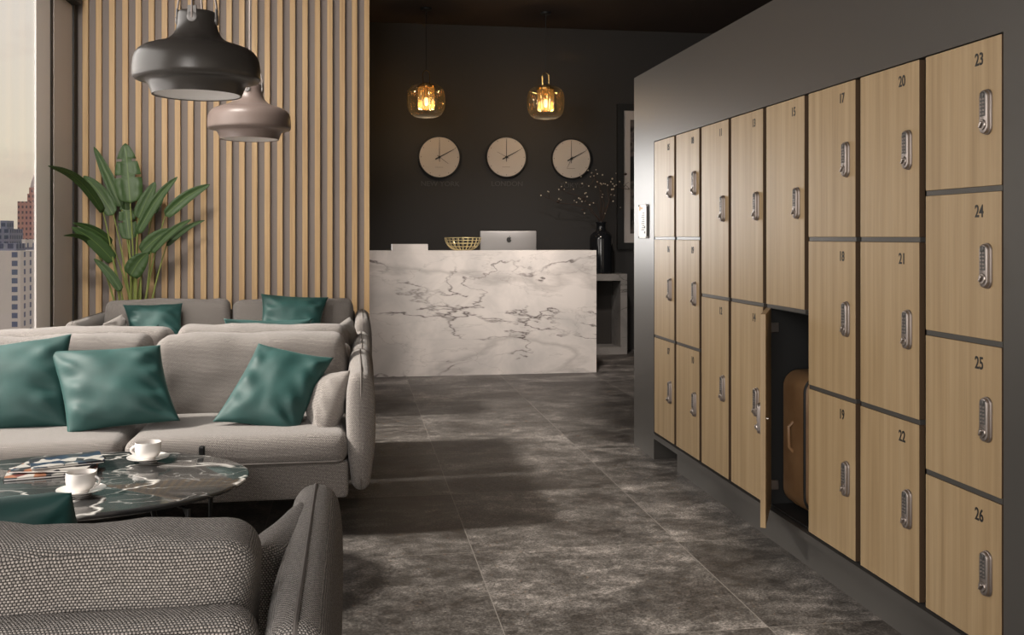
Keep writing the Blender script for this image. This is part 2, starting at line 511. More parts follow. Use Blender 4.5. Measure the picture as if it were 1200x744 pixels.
# ------------------------------------------------------------------ locker wall block
ZL0, ZL1 = .150, 1.782
YN, YF = 2.352, 5.389     # near / far ends of the locker recess
bm = B()
box(bm, (XR, YF, 0), (2.32, 5.786, 2.20))                       # far post
box(bm, (XR, YN, ZL1), (2.32, YF, 2.20))                        # header
box(bm, (XR, Y0, 0), (2.32, YN, 2.20))                          # near part
box(bm, (2.24, YN, 0), (2.32, YF, ZL1))                         # back
struct('wall_right', bm, M['locker_metal'])
bm = B()
box(bm, (XR - .004, YN + .001, .118), (2.235, YF - .001, ZL0 - .004))   # bottom rail
box(bm, (XR + .035, YN + .001, 0), (XR + .06, YF - .30, .118))
struct('baseboard_right', bm, M['locker_metal'])

PITCH = .3819; DW = .347; DT = .020
cols = [3, 3, 2, 2, 2, 3, 3, 4]
num = 5
ZB, ZT = .156, 1.778
GAP = .016

def lock_parts(parent, y, z, mtx=None):
    # y, z: centre on the door in locker coordinates, front face at x = 0
    h, w_, d = .116, .034, .015
    bm = B()
    def stad(w0, h0, n=9):
        pts = []; r = w0 / 2 - .0001
        for cz, a0 in ((h0 / 2 - r, 0), (-h0 / 2 + r, 180)):
            for k in range(n + 1):
                a = R(a0 + 180 * k / n); pts.append((r * math.cos(a), cz + r * math.sin(a)))
        return pts
    rings = [[bm.verts.new((-dd, y + q[0], z + q[1])) for q in stad(w0, h0)] for dd, w0, h0 in ((0, w_ + .006, h + .006), (.0045, w_ + .006, h + .006), (.006, w_ + .003, h + .003), (.006, w_, h), (d - .003, w_, h), (d - .0008, w_ - .0018, h - .0018), (d, w_ - .005, h - .005))]
    for a_, b_ in zip(rings, rings[1:]):
        for k in range(len(a_)): bm.faces.new([a_[k], a_[(k + 1) % len(a_)], b_[(k + 1) % len(a_)], b_[k]])
    bm.faces.new(rings[-1]); bm.faces.new(rings[0][::-1])
    lk = link('lock', bm, M['satin'], parent, smooth=50)
    bm = B()
    box(bm, (-d - .0010, y - .0115, z - .012), (-d + .001, y + .0115, z + .052), .0008, 1)
    kp = link('keypad', bm, M['keypad'], lk)
    bm = B()
    for r in range(5):
        for c in (-1, 1):
            lathe(bm, [(.0034, -.0005), (.0034, .0012), (.0026, .0020), (0, .0020)], seg=10)
            # orient last-created ring verts
            vs = bm.verts[-31:] if False else list(bm.verts)[-31:]
            bmesh.ops.transform(bm, matrix=Matrix.Translation((-d - .0008, y + c * .0054, z + .034 - r * .0098)) @ Matrix.Rotation(R(-90), 4, 'Y'), verts=vs)
    b = link('keypad_button', bm, M['satin'], lk, smooth=True); b['kind'] = 'stuff'
    bm = B(); lathe(bm, [(.0072, 0), (.0072, .0016), (.0055, .0022), (.005, .0014), (0, .0014)], seg=20)
    bmesh.ops.transform(bm, matrix=Matrix.Translation((-d - .0008, y, z + .0455)) @ Matrix.Rotation(R(-90), 4, 'Y'), verts=bm.verts[:])
    link('indicator', bm, M['keypad'], lk, smooth=True)
    bm = B(); lathe(bm, [(.0138, 0), (.0138, .0035), (.0125, .005), (0, .0054)], seg=24)
    b2 = soft_box((.008, .007, .020), .003, nin=1, nr=3)
    bmesh.ops.transform(bm, matrix=Matrix.Translation((-d + .001, y, z - .034)) @ Matrix.Rotation(R(-90), 4, 'Y'), verts=bm.verts[:])
    merge(bm, b2, Matrix.Translation((-d - .0065, y, z - .034)) @ Matrix.Rotation(R(35), 4, 'X'))
    link('knob', bm, M['chrome'], lk, smooth=True)
    return lk

where = ['far', 'second', 'third', 'fourth', 'fifth', 'sixth', 'seventh', 'nearest']
for ci, nt in enumerate(cols):
    yf = 5.381 - PITCH * ci
    hh = (ZT - ZB - GAP * (nt - 1)) / nt
    for ti in range(nt):
        z1 = ZT - ti * (hh + GAP); z0 = z1 - hh
        tier = {0: 'top', nt - 1: 'bottom'}.get(ti, 'middle' if nt == 3 else ('upper middle' if ti == 1 else 'lower middle'))
        opened = (num == 16)
        nm = '%02d' % num
        lab = ('open empty-handled wooden locker' if 0 else ('locker with its oak door standing ajar and a tan case inside, right of door %02d' % (num - 2) if opened
               else 'oak-fronted locker number %s, %s of its column, keypad lock' % (nm, tier)))
        t = thing('locker', lab, 'locker', (XR, yf, z0), 0, 'numbered lockers in the dark locker wall')
        # carcass : five dark boards, open in front
        bm = B(); a = .0165; cz0 = -GAP / 2 + .0006; cz1 = hh + GAP / 2 - .0006
        if ti == 0: cz1 = hh + .002
        if ti == nt - 1: cz0 = -.005
        elif True: cz0 = -GAP + .001
        if ti: cz1 = hh - .0
        yA, yB = a if ci else .006, -DW - a
        if ci == 7: yB = -DW - .007
        x0, x1 = DT + .002, .52
        pt = .014
        box(bm, (x0, yA - pt, cz0), (x1, yA, cz1)); box(bm, (x0, yB, cz0), (x1, yB + pt, cz1))
        box(bm, (x0, yB + pt, cz0), (x1, yA - pt, cz0 + .005)); box(bm, (x0, yB + pt, cz1 - .005), (x1, yA - pt, cz1))
        box(bm, (x1 - .01, yB + pt, cz0 + .005), (x1, yA - pt, cz1 - .005))
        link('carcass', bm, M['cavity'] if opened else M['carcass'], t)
        # divider strip seen in the gap under the door
        if ti < nt - 1:
            bm = B(); box(bm, (.004, -DW, -GAP + .001), (x0, 0, -.0005)); link('divider', bm, M['locker_metal'], t)
        bm = B(); box(bm, (0, -DW, 0), (DT, 0, hh), .0012, 1)
        dr = link('door', bm, [M['oak'], M['edge_shaded']], t)
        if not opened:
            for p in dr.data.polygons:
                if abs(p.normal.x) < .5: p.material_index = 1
        tb = text_bm(nm, .047, .0004, sx=.80, off=.0009)
        bmesh.ops.transform(tb, matrix=Matrix.Translation((-.0006, -DW + .092, hh - .052)) @ FACE_NEG_X, verts=tb.verts[:])
        link('door_number', tb, M['black'], dr)
        lk = lock_parts(t, -DW + .056, hh / 2)
        if opened:
            bm = B()
            lathe(bm, [(.004, 0), (.004, .006), (0, .007)], seg=12)
            bmesh.ops.transform(bm, matrix=Matrix.Translation((DT, -DW + .056, hh / 2)) @ Matrix.Rotation(R(90), 4, 'Y'), verts=bm.verts[:])
            link('strike', bm, M['chrome'], dr)
            dr.rotation_euler = (0, 0, R(-27)); lk.rotation_euler = (0, 0, R(-27))
            for q in (.08, hh - .08):
                bm = B(); box(bm, (DT - .002, -.012, q - .02), (DT + .03, -.002, q + .02), .002, 1); link('hinge', bm, M['satin'], t)
        num += 1

# label plate on the far post
t = thing('instruction_plate', 'small white instruction plate on the grey end post of the locker wall', 'sign', (XR, 5.577, 1.337))
bm = B(); box(bm, (-.010, -.082, -.098), (0, .082, .098), .003, 2); link('plate', bm, mat('sign_white', (.66, .62, .58), .4), t)
bm = B()
for k in range(9):
    z = .045 - k * .012; w_ = .042 + .010 * ((k * 7) % 3)
    box(bm, (-.0112, -.040, z), (-.0102, -.040 + w_, z + .005))
link('printed_lines', bm, mat('print_grey', (.20, .19, .18), .6), t)
bm = B(); b2 = B(); lathe(b2, [(.016, 0), (.016, .0008), (0, .0008)], seg=24); merge(bm, b2, Matrix.Translation((-.0102, .052, .076)) @ Matrix.Rotation(R(-90), 4, 'Y'))
box(bm, (-.0112, .0, .070), (-.0102, .028, .082))
link('emblem', bm, mat('orange_print', (.62, .34, .13), .5), t)
bm = B()
for (yy, zz) in ((.076, -.092), (-.076, -.092), (-.076, .092), (.076, .092)):
    b2 = B(); lathe(b2, [(.006, 0), (.005, .003), (0, .003)], seg=12); merge(bm, b2, Matrix.Translation((-.010, yy, zz)) @ Matrix.Rotation(R(-90), 4, 'Y'))
for zz in (-.040, -.070): box(bm, (-.0114, -.052, zz), (-.0102, -.036, zz + .012))
link('screw', bm, M['black'], t)
bm = B(); box(bm, (-.012, -.0835, -.086), (-.0005, -.0825 + .006, .086)); link('side_clip', bm, M['keypad'], t)

# suitcase in locker 16
sy0, sy1 = 3.618, 3.822; sx0, sx1 = XR + .055, XR + .47; sz0, sz1 = .166, .716
t = thing('suitcase', 'tan leather suitcase with black piping standing inside the open locker', 'suitcase', ((sx0 + sx1) / 2, (sy0 + sy1) / 2, sz0))
hw, hd, hh_ = (sx1 - sx0) / 2, (sy1 - sy0) / 2, (sz1 - sz0)
def rrect(w_, h_, r, n=8):
    pts = []
    for cx, cz, a0 in ((w_ - r, h_ - r, 0), (-w_ + r, h_ - r, 90), (-w_ + r, -h_ + r, 180), (w_ - r, -h_ + r, 270)):
        for k in range(n + 1):
            a = R(a0 + 90 * k / n); pts.append((cx + r * math.cos(a), cz + r * math.sin(a)))
    return pts
bm = B(); pts = rrect(hw, hh_ / 2 - .006, .065)
lay = [(-hd + .001, .93), (-hd + .012, 1.0), (-.02, 1.012), (.02, 1.012), (hd - .012, 1.0), (hd - .001, .93)]
rings = [[bm.verts.new((x * s, y, z * s + hh_ / 2)) for x, z in pts] for y, s in lay]
for a, b in zip(rings, rings[1:]):
    for k in range(len(pts)): bm.faces.new([a[k], a[(k + 1) % len(pts)], b[(k + 1) % len(pts)], b[k]])
bm.faces.new(rings[0]); bm.faces.new(rings[-1])
link('shell', bm, M['leather'], t, smooth=True)
bm = B()
for y in (-hd + .008, hd - .008): tube(bm, [(x * .985, y, z * .985 + hh_ / 2) for x, z in pts], .0055, 8, closed=True)
link('piping', bm, M['black'], t, smooth=True)
bm = B(); ip = rrect(hw * .78, hh_ / 2 * .80, .05)
tube(bm, [(x, -hd - .000, z + hh_ / 2) for x, z in ip], .004, 6, closed=True); link('pocket_zip', bm, M['black'], t)
bm = B(); box(bm, (-hw + .045, -hd - .012, .33), (-hw + .075, -hd, .40), .004, 2); link('buckle', bm, M['black_metal'], t)
bm = B(); tube(bm, [(-hw + .001, .0, .23), (-hw - .018, 0, .25), (-hw - .020, 0, .33), (-hw + .001, 0, .35)], .007, 8); link('handle', bm, M['leather'], t, smooth=True)

# ------------------------------------------------------------------ reception desk
DY = 8.92
t = thing('reception_desk', 'white marble reception desk with grey veins in front of the charcoal wall', 'reception desk', (1.1, DY, 0))
bm = B(); box(bm, (-1.10, 0, 0), (1.116, .035, 1.092)); link('front_panel', bm, M['marble'], t)
bm = B(); box(bm, (-1.10, 0, 1.092), (1.116, .36, 1.122), .001, 1); link('counter_ledge', bm, M['marble'], t)
for x in (-1.10, 1.086):
    bm = B(); box(bm, (x, .035, 0), (x + .03, .36, 1.092)); box(bm, (x, .36, 0), (x + .03, .84, .76)); link('side_panel', bm, M['marble'], t)
bm = B(); box(bm, (-1.07, .08, .73), (1.086, .84, .76)); link('worktop', bm, M['carcass'], t)
bm = B(); box(bm, (-1.07, .345, .76), (1.086, .36, 1.092)); link('ledge_back', bm, M['carcass'], t)

a = at(459, 286, DY + .06); b = at(501, 293, DY + .06)
t2 = link('display_block', box(B(), (a.x, DY + .002, 1.1225), (b.x, DY + .20, a.z), .001, 1), M['marble'])
tag(t2, 'low white marble riser block on the left end of the desk ledge', 'block')

# gold wire bowl
c = at(542.5, 293, DY + .19); r1 = .185
t = thing('wire_bowl', 'gold wire fruit bowl on the desk ledge', 'bowl', (c.x, DY + .19, 1.1225))
bm = B(); NR = 22
def bp(k, s): # s 0 bottom .. 1 rim
    a_ = 2 * PI * k / NR; r = .085 + (r1 - .085) * math.sin(s * PI / 2) ** .9 * 1.0
    z = .004 + .112 * (1 - math.cos(s * PI / 2)) ** .75
    return (r * math.cos(a_) * .9, r * math.sin(a_) * .9, z)
for k in range(NR): tube(bm, [bp(k, s / 6) for s in range(7)], .0028, 5)
link('rib', bm, M['gold_wire'], t, smooth=True)['kind'] = 'stuff'
bm = B()
for s in (0, .38, .62, .82, 1.0): tube(bm, [bp(k / 2, s) for k in range(NR * 2)], .0028 if s < 1 else .0035, 5, closed=True)
link('ring', bm, M['gold_wire'], t, smooth=True)['kind'] = 'stuff'

# desktop computer behind ledge
YI = 9.42
a = at(562.5, 270.5, YI); b = at(628.5, 293, YI)
cx = (a.x + b.x) / 2; hwid = (b.x - a.x) / 2; ztop = a.z
t = thing('desktop_computer', 'silver all-in-one computer seen from behind, standing on the reception desk', 'computer', (cx, YI, .7605))
H = ztop - .7605; bm = B()
b2 = soft_box((hwid * 2, .022, .43), .008, bulge=(0, 0, 0), nin=6, nr=3)
for v in b2.verts:
    if v.co.y < 0: v.co.y -= .018 * max(0, 1 - (v.co.x / hwid) ** 2) * max(0, 1 - (v.co.z / .215) ** 2)
merge(bm, b2, Matrix.Translation((0, 0, H - .215))); link('housing', bm, M['silver'], t, smooth=True)
bm = B(); box(bm, (-hwid + .006, .0105, H - .36), (hwid - .006, .0118, H - .012)); link('screen', bm, M['black'], t)
bm = B(); tube(bm, [(0, -.03, H - .26), (0, -.09, .13), (0, -.10, .02)], [.03, .03, .03], 4); box(bm, (-.10, -.13, 0), (.10, .07, .008), .003, 1); link('stand', bm, M['silver'], t)
# fruit emblem on the back
bm = B(); prof = []
ap = [(0, .78), (.22, .86), (.45, .84), (.66, .70), (.52, .55), (.47, .32), (.52, .10), (.72, -.04), (.60, -.34), (.42, -.60), (.25, -.70), (.0, -.62), (-.25, -.70), (-.45, -.58), (-.64, -.28), (-.74, .05), (-.72, .40), (-.58, .70), (-.35, .85), (-.15, .84)]
s_ = .031
vs = [bm.verts.new((x * s_, -.0302, y * s_ * 1.0)) for x, y in ap]; f = bm.faces.new(vs)
lf = [(.02, .92), (.06, 1.18), (.30, 1.36), (.28, 1.12), (.14, .96)]
f2 = bm.faces.new([bm.verts.new((x * s_, -.0302, y * s_)) for x, y in lf])
r_ = bmesh.ops.extrude_face_region(bm, geom=[f, f2]); bmesh.ops.translate(bm, vec=(0, .004, 0), verts=[g for g in r_['geom'] if isinstance(g, bmesh.types.BMVert)])
bmesh.ops.transform(bm, matrix=Matrix.Translation((.003, 0, H - .088)), verts=bm.verts[:])
link('emblem', bm, M['black'], t)

# ------------------------------------------------------------------ console with vase
CYF = 10.25
xr = at(735, 360, CYF).x
t = thing('console_shelf', 'low open white marble console standing behind the right end of the desk', 'console', ((xr - .35), CYF, 0))
zt = .852; xl_, xh_ = -.35, .35; d_ = .38
bm = B(); box(bm, (xl_, 0, zt - .072), (xh_, d_, zt), .001, 1); link('top', bm, M['console_marble'], t)
bm = B(); box(bm, (xl_, 0, 0), (xh_, d_, .072), .001, 1); link('bottom', bm, M['console_marble'], t)
for x in (xl_, xh_ - .072):
    bm = B(); box(bm, (x, 0, .0725), (x + .072, d_, zt - .0725)); link('side', bm, M['console_marble'], t)
bm = B(); box(bm, (xl_ + .073, d_ - .012, .073), (xh_ - .073, d_ - .002, zt - .073)); link('back_panel', bm, M['carcass'], t)

v0 = at(704.5, 321, CYF + .18)
t = thing('vase', 'tall glossy black bottle vase on the marble console', 'vase', (v0.x, CYF + .18, zt + .0005))
bm = B(); lathe(bm, [(0, 0), (.110, 0), (.122, .01), (.124, .05), (.124, .37), (.118, .405), (.095, .435), (.062, .455), (.052, .475), (.050, .53), (.060, .545), (.060, .553), (.042, .553), (.036, .50), (.03, .4), (0, .39)], seg=40)
link('body', bm, M['vase'], t, smooth=True)
# branches
mouth = Vector((v0.x, CYF + .18, zt + .545))
t = thing('flowering_branches', 'dark bare twigs with tiny pale buds standing in the black vase', 'branches', tuple(mouth))
brs = [[(700, 255), (690, 243), (672, 240), (655, 238), (634, 229)], [(703, 258), (690, 240), (682, 232), (665, 226), (655, 222)],
       [(705, 255), (704, 235), (703, 220), (697, 208), (690, 218)], [(706, 255), (708, 238), (705, 225), (700, 212), (696, 206)],
       [(707, 255), (712, 240), (718, 228), (722, 218), (738, 222)], [(704, 255), (700, 240), (688, 236), (680, 233)], [(707, 256), (714, 236), (712, 222), (716, 213)]]
rb = random.Random(3)
buds = []
for bi, path in enumerate(brs):
    yy = CYF + .18 + rb.uniform(-.12, .10)
    pts = [Vector((0, 0, -.25)) + Vector((rb.uniform(-.01, .01), 0, 0)), Vector((rb.uniform(-.015, .015), 0, .0))]
    for i, (px, py) in enumerate(path):
        y = CYF + .18 + (yy - CYF - .18) * (i + 1) / len(path)
        pts.append(at(px, py, y) - mouth)
    if bi < 6: pass
    # smooth
    sm = [pts[0], pts[1]]
    for a_, b_ in zip(pts[1:], pts[2:]):
        sm.append((a_ + b_) / 2 + Vector((rb.uniform(-.01, .01), rb.uniform(-.01, .01), rb.uniform(-.01, .01)))); sm.append(b_)
    bm = B(); L = len(sm); tube(bm, sm, [.008 * (1 - .7 * i / L) for i in range(L)], 6)
    for k in range(5):
        i = rb.randint(max(3, L // 2), L - 1); p = sm[i]; q = p + Vector((rb.uniform(-.07, .07), rb.uniform(-.05, .05), rb.uniform(.0, .09)))
        tube(bm, [p, (p + q) / 2 + Vector((0, 0, .01)), q], [.003, .0022, .0015], 5); buds.append(q)
    buds.append(sm[-1])
    link('twig', bm, M['twig'], t, smooth=True)
for px, py in [(722, 203), (706, 205), (712, 217), (717, 222), (698, 219), (691, 240), (682, 236), (685, 250), (727, 243), (700, 213), (709, 250), (673, 235), (655, 233), (716, 228), (720, 229), (681, 207), (720, 218)]:
    buds.append(at(px, py, CYF + .12) - mouth)
bm = B()
for q in buds:
    b2 = B(); bmesh.ops.create_icosphere(b2, subdivisions=1, radius=rb.uniform(.006, .011)); merge(bm, b2, Matrix.Translation(q))
link('buds', bm, M['bud'], t, smooth='all')['kind'] = 'stuff'
bm = B()
for px, py in [(733, 204), (654, 236), (683, 246)]:
    b2 = B(); bmesh.ops.create_icosphere(b2, subdivisions=1, radius=.02); bmesh.ops.scale(b2, vec=(1, .4, .7), verts=b2.verts[:]); merge(bm, b2, Matrix.Translation(at(px, py, CYF + .1) - mouth))
link('dry_leaf', bm, M['twig'], t, smooth='all')['kind'] = 'stuff'

# framed picture
a = at(723, 122, YW - .02); b = at(723, 292, YW - .02)
x0 = a.x; wpic = 1.05; zt_, zb_ = a.z, b.z
t = thing('framed_picture', 'large black-framed picture with a pale mat on the charcoal wall beside the locker block', 'picture', (x0 + wpic / 2, YW - .002, (zt_ + zb_) / 2))
hw_, hh2 = wpic / 2, (zt_ - zb_) / 2; fw = .072
bm = B()
box(bm, (-hw_, -.045, hh2 - fw), (hw_, 0, hh2)); box(bm, (-hw_, -.045, -hh2), (hw_, 0, -hh2 + fw))
box(bm, (-hw_, -.045, -hh2 + fw), (-hw_ + fw, 0, hh2 - fw)); box(bm, (hw_ - fw, -.045, -hh2 + fw), (hw_, 0, hh2 - fw))
link('frame', bm, M['black'], t)
link('mat_board', box(B(), (-hw_ + fw, -.030, -hh2 + fw), (hw_ - fw, -.01, hh2 - fw)), M['mat_board'], t)
art = mat('art_print', (.03, .03, .03), .4); n = N(art); mp = n.pos((2, 2, 3.2)); nz = n.noise(mp, 1.4, 3, .5); r = n.ramp(nz, 'Fac', [(.5, (.008, .008, .009)), (.57, (.12, .10, .09)), (.66, (.02, .02, .02))]); n.l(r, 'Color', n.b, 'Base Color')
link('print', box(B(), (-hw_ + fw + .075, -.032, -hh2 + fw + .10), (hw_ - fw - .075, -.0301, hh2 - fw - .10)), art, t)

# ------------------------------------------------------------------ wall clocks + names
for px, py, name, third, cr in ((515, 184, 'NEW YORK', 127, .228), (593.5, 184, 'LONDON', -62, .224), (669.5, 186, 'TOKYO', 206, .223)):
    c = at(px, py, YW - .03)
    t = thing('wall_clock', 'round white wall clock with black rim above the word %s' % name, 'clock', (c.x, YW - .001, c.z), 0, 'three white wall clocks')
    rot = Matrix.Rotation(R(90), 4, 'X')
    bm = B(); b2 = B(); lathe(b2, [(cr * .8, 0), (cr - .004, .0), (cr, .006), (cr, .036), (cr - .004, .042), (cr - .013, .042), (cr - .014, .030)], seg=64); merge(bm, b2, rot); link('rim', bm, M['black'], t, smooth=True)
    bm = B(); b2 = B(); lathe(b2, [(cr - .012, 0), (cr - .012, .030), (0, .030)], seg=64); merge(bm, b2, rot); link('face', bm, M['white_paint'], t, smooth=True)
    bm = B()
    for k in range(12):
        a_ = PI / 2 - 2 * PI * k / 12; b2 = B(); lathe(b2, [(.0042, .0302), (.0042, .0315), (0, .0315)], seg=8)
        merge(bm, b2, rot @ Matrix.Translation((math.cos(a_) * cr * .86, math.sin(a_) * cr * .86, 0)))
    link('hour_dots', bm, M['black'], t)
    def hand(L, w0, w1, deg, y, tail):
        bm = B(); a_ = R(-deg); v = [(-w0, -tail), (w0, -tail), (w1, L), (-w1, L)]
        ff = []
        for yy in (-y, -y - .0015):
            ff.append([bm.verts.new((x * math.cos(a_) - z * math.sin(a_), yy, x * math.sin(a_) + z * math.cos(a_))) for x, z in v])
        bm.faces.new(ff[0]); bm.faces.new(ff[1][::-1])
        for i in range(4): bm.faces.new([ff[0][i], ff[0][(i + 1) % 4], ff[1][(i + 1) % 4], ff[1][i]])
        return bm
    link('hand', hand(cr * .82, .0035, .002, 0, .033, .05), M['black'], t)
    link('hand', hand(cr * .80, .0065, .0018, 61.5, .036, .05), M['black'], t)
    link('hand', hand(cr * .52, .0022, .001, third, .039, .03), M['black'], t)
    bm = B(); b2 = B(); lathe(b2, [(.014, .032), (.013, .043), (0, .044)], seg=20); merge(bm, b2, rot); link('hub', bm, M['black'], t, smooth=True)
    bm = B(); box(bm, (-.048, -.0312, -cr * .49), (.040, -.0302, -cr * .49 + .004)); link('printed_line', bm, mat('clock_print', (.2, .18, .16), .6), t)
    p = at(px + 1, py + 31.5, YW - .01)
    tb = text_bm(name, .075, .003, sx=1.05)
    bmesh.ops.transform(tb, matrix=FACE_NEG_Y, verts=tb.verts[:])
    o = link('city_name_lettering', tb, mat('dim_letter', (.06, .057, .055), .5), None, (p.x, YW - .003, p.z))
    tag(o, 'dark raised lettering %s on the wall below its clock' % name, 'lettering', 'city names under the clocks')

# ------------------------------------------------------------------ glass pendants over the desk
glass = mat('smoked_glass', (.9, .85, .78), .03); n = N(glass)
tr = n.n('ShaderNodeBsdfTransparent'); tr.inputs[0].default_value = (.90, .86, .80, 1)
go = n.n('ShaderNodeBsdfGlossy', Roughness=.06); lw = n.n('ShaderNodeLayerWeight', Blend=.32)
mxs = n.n('ShaderNodeMixShader'); rfa = n.ramp(lw, 'Facing', [(0, .06), (.55, .18), (.85, .5), (1, .9)]); n.l(rfa, 'Color', mxs, 'Fac')
tl = n.n('ShaderNodeBsdfTranslucent'); tl.inputs[0].default_value = (.9, .85, .75, 1); m0 = n.n('ShaderNodeMixShader', Fac=.04); n.l(go, 0, m0, 1); n.l(tl, 0, m0, 2)
n.l(tr, 0, mxs, 1); n.l(m0, 0, mxs, 2); n.l(mxs, 0, n.t.nodes['Material Output'], 'Surface')
amber = mat('amber_glass', (.9, .6, .2), .1); n = N(amber)
tr = n.n('ShaderNodeBsdfTransparent'); tr.inputs[0].default_value = (.88, .70, .42, 1)
go = n.n('ShaderNodeBsdfGlossy', Roughness=.12); go.inputs[0].default_value = (1, .8, .45, 1)
tl = n.n('ShaderNodeBsdfTranslucent'); tl.inputs[0].default_value = (1, .72, .32, 1)
m1 = n.n('ShaderNodeMixShader', Fac=.10); n.l(go, 0, m1, 1); n.l(tl, 0, m1, 2)
mxs = n.n('ShaderNodeMixShader', Fac=.36); n.l(tr, 0, mxs, 1); n.l(m1, 0, mxs, 2); n.l(mxs, 0, n.t.nodes['Material Output'], 'Surface')
bulb = mat('warm_filament_bulb', (1, .7, .35), .3); n = N(bulb)
n.b.inputs['Emission Color'].default_value = (1, .62, .26, 1); n.b.inputs['Emission Strength'].default_value = 11
for px, py, side in ((499.5, 118, 'left'), (639.5, 120, 'right')):
    YP = 9.9; c = at(px, py, YP)
    lab = {'left': 'ribbed clear glass pendant lamp with amber core hanging above the New York clock, left one',
           'right': 'ribbed clear glass pendant lamp with amber core hanging between the London and Tokyo clocks'}[side]
    t = thing('glass_pendant_lamp', lab, 'pendant lamp', tuple(c), 0, 'glass pendants over the desk')
    g = .186
    prof = [(.055, .165), (.10, .160), (.145, .140), (.175, .10), (g, .045), (g, -.03), (.175, -.09), (.150, -.135), (.11, -.160), (.06, -.168), (0, -.169)]
    bm = B(); lathe(bm, prof, seg=240, wob=lambda a, z: 1 + .022 * math.cos(a * 30)); link('globe', bm, glass, t, smooth=True)
    bm = B(); lathe(bm, [(.078, .125), (.080, .10), (.080, -.07), (.076, -.085), (.05, -.09)], seg=96, wob=lambda a, z: 1 + .05 * math.cos(a * 16)); link('inner_glass', bm, amber, t, smooth=True)
    bm = B(); lathe(bm, [(0, .03), (.014, .028), (.018, .01), (.018, -.03), (.012, -.045), (0, -.048)], seg=20); link('bulb', bm, bulb, t, smooth=True)
    bm = B(); lathe(bm, [(0, .03), (.017, .03), (.017, .125), (.085, .126), (.088, .142), (.060, .150), (.058, .168), (.035, .178), (0, .180)], seg=40); link('cap', bm, M['brass'], t, smooth=True)
    bm = B(); pts = [(-.032, 0, .176), (-.034, 0, .25)] + [(-.034 * math.cos(R(k * 18)), 0, .26 + .04 * math.sin(R(k * 18))) for k in range(11)] + [(.034, 0, .25), (.032, 0, .176)]
    tube(bm, pts, .0042, 8); link('loop', bm, M['brass'], t, smooth=True)
    bm = B(); tube(bm, [(0, 0, .298), (0, 0, ZC - c.z - .02)], .004, 6); link('cord', bm, M['black'], t)
    bm = B(); lathe(bm, [(.055, ZC - c.z - .001), (.055, ZC - c.z - .022), (0, ZC - c.z - .025)], seg=24); link('ceiling_rose', bm, M['black'], t)
    ld = bpy.data.lights.new('pendant_glow', 'POINT'); ld.energy = 11; ld.color = (1, .78, .54); ld.shadow_soft_size = .03
    lo = bpy.data.objects.new('pendant_glow', ld); COL.objects.link(lo); lo.parent = t; lo.location = (0, 0, -.065)

# ------------------------------------------------------------------ big enamel pendants
def big_lamp(c, matl, label):
    t = thing('enamel_pendant_lamp', label, 'pendant lamp', tuple(c), 0, 'enamel pendants over the sofas')
    outer = [(.168, .002), (.176, .000), (.178, .008), (.184, .024), (.192, .042), (.202, .052), (.224, .057), (.244, .062), (.2495, .070), (.2505, .082), (.250, .110), (.247, .138), (.240, .158), (.228, .175), (.210, .188), (.180, .199), (.146, .209), (.116, .222), (.096, .240), (.084, .262), (.077, .29), (.0755, .32), (.075, .333), (.072, .338), (0, .340)]
    # fine smoothing
    bm = B(); lathe(bm, outer, seg=72); link('shade', bm, matl, t, smooth=60)
    bm = B(); lathe(bm, [(.1745, .0015), (.170, .004), (0, .006)], seg=64); link('diffuser', bm, M['diffuser'], t, smooth=True)
    zc = ZC - c[2]; zf = .50
    bm = B(); tube(bm, [(0, 0, zf), (0, 0, zf + .05)], .009, 12); tube(bm, [(0, 0, zf + .05), (0, 0, zc)], .0038, 8); link('rod', bm, M['satin'], t, smooth=True)
    for ang in (-96, -6, 84, 174):
        ax_, ay_ = math.cos(R(ang)), math.sin(R(ang)); pts = []
        for k in range(13):
            s = k / 12; r = .082 * math.cos(s * PI / 2) ** .45 if s < 1 else 0; pts.append((ax_ * r, ay_ * r, .30 + (zf - .30) * s))
        bm = B(); tube(bm, pts, .0042, 8); o = link('bail_wire', bm, M['satin'], t, smooth=True)
        bm = B()
        rotm = Matrix.Rotation(R(ang), 4, 'Z')
        b2 = B(); lathe(b2, [(.020, 0), (.020, .007), (.017, .009), (0, .009)], seg=20); merge(bm, b2, rotm @ Matrix.Translation((.0745, 0, .305)) @ Matrix.Rotation(R(90), 4, 'Y'))
        b2 = B(); box(b2, (.0745, -.0175, .305), (.081, .0175, .350), .001, 1); merge(bm, b2, rotm)
        link('bracket', bm, M['silver'], t, smooth=True)
    bm = B(); lathe(bm, [(.06, zc - .001), (.06, zc - .02), (0, zc - .024)], seg=32); link('ceiling_rose', bm, M['black'], t)
    return t
big_lamp(at(231, 112, 4.20), M['lamp_black'], 'large charcoal enamel pendant lamp with white diffuser, nearer and higher in view')
big_lamp(at(292.5, 163.5, 6.32), M['lamp_brown'], 'taupe enamel pendant lamp hanging farther back, right of the charcoal one')

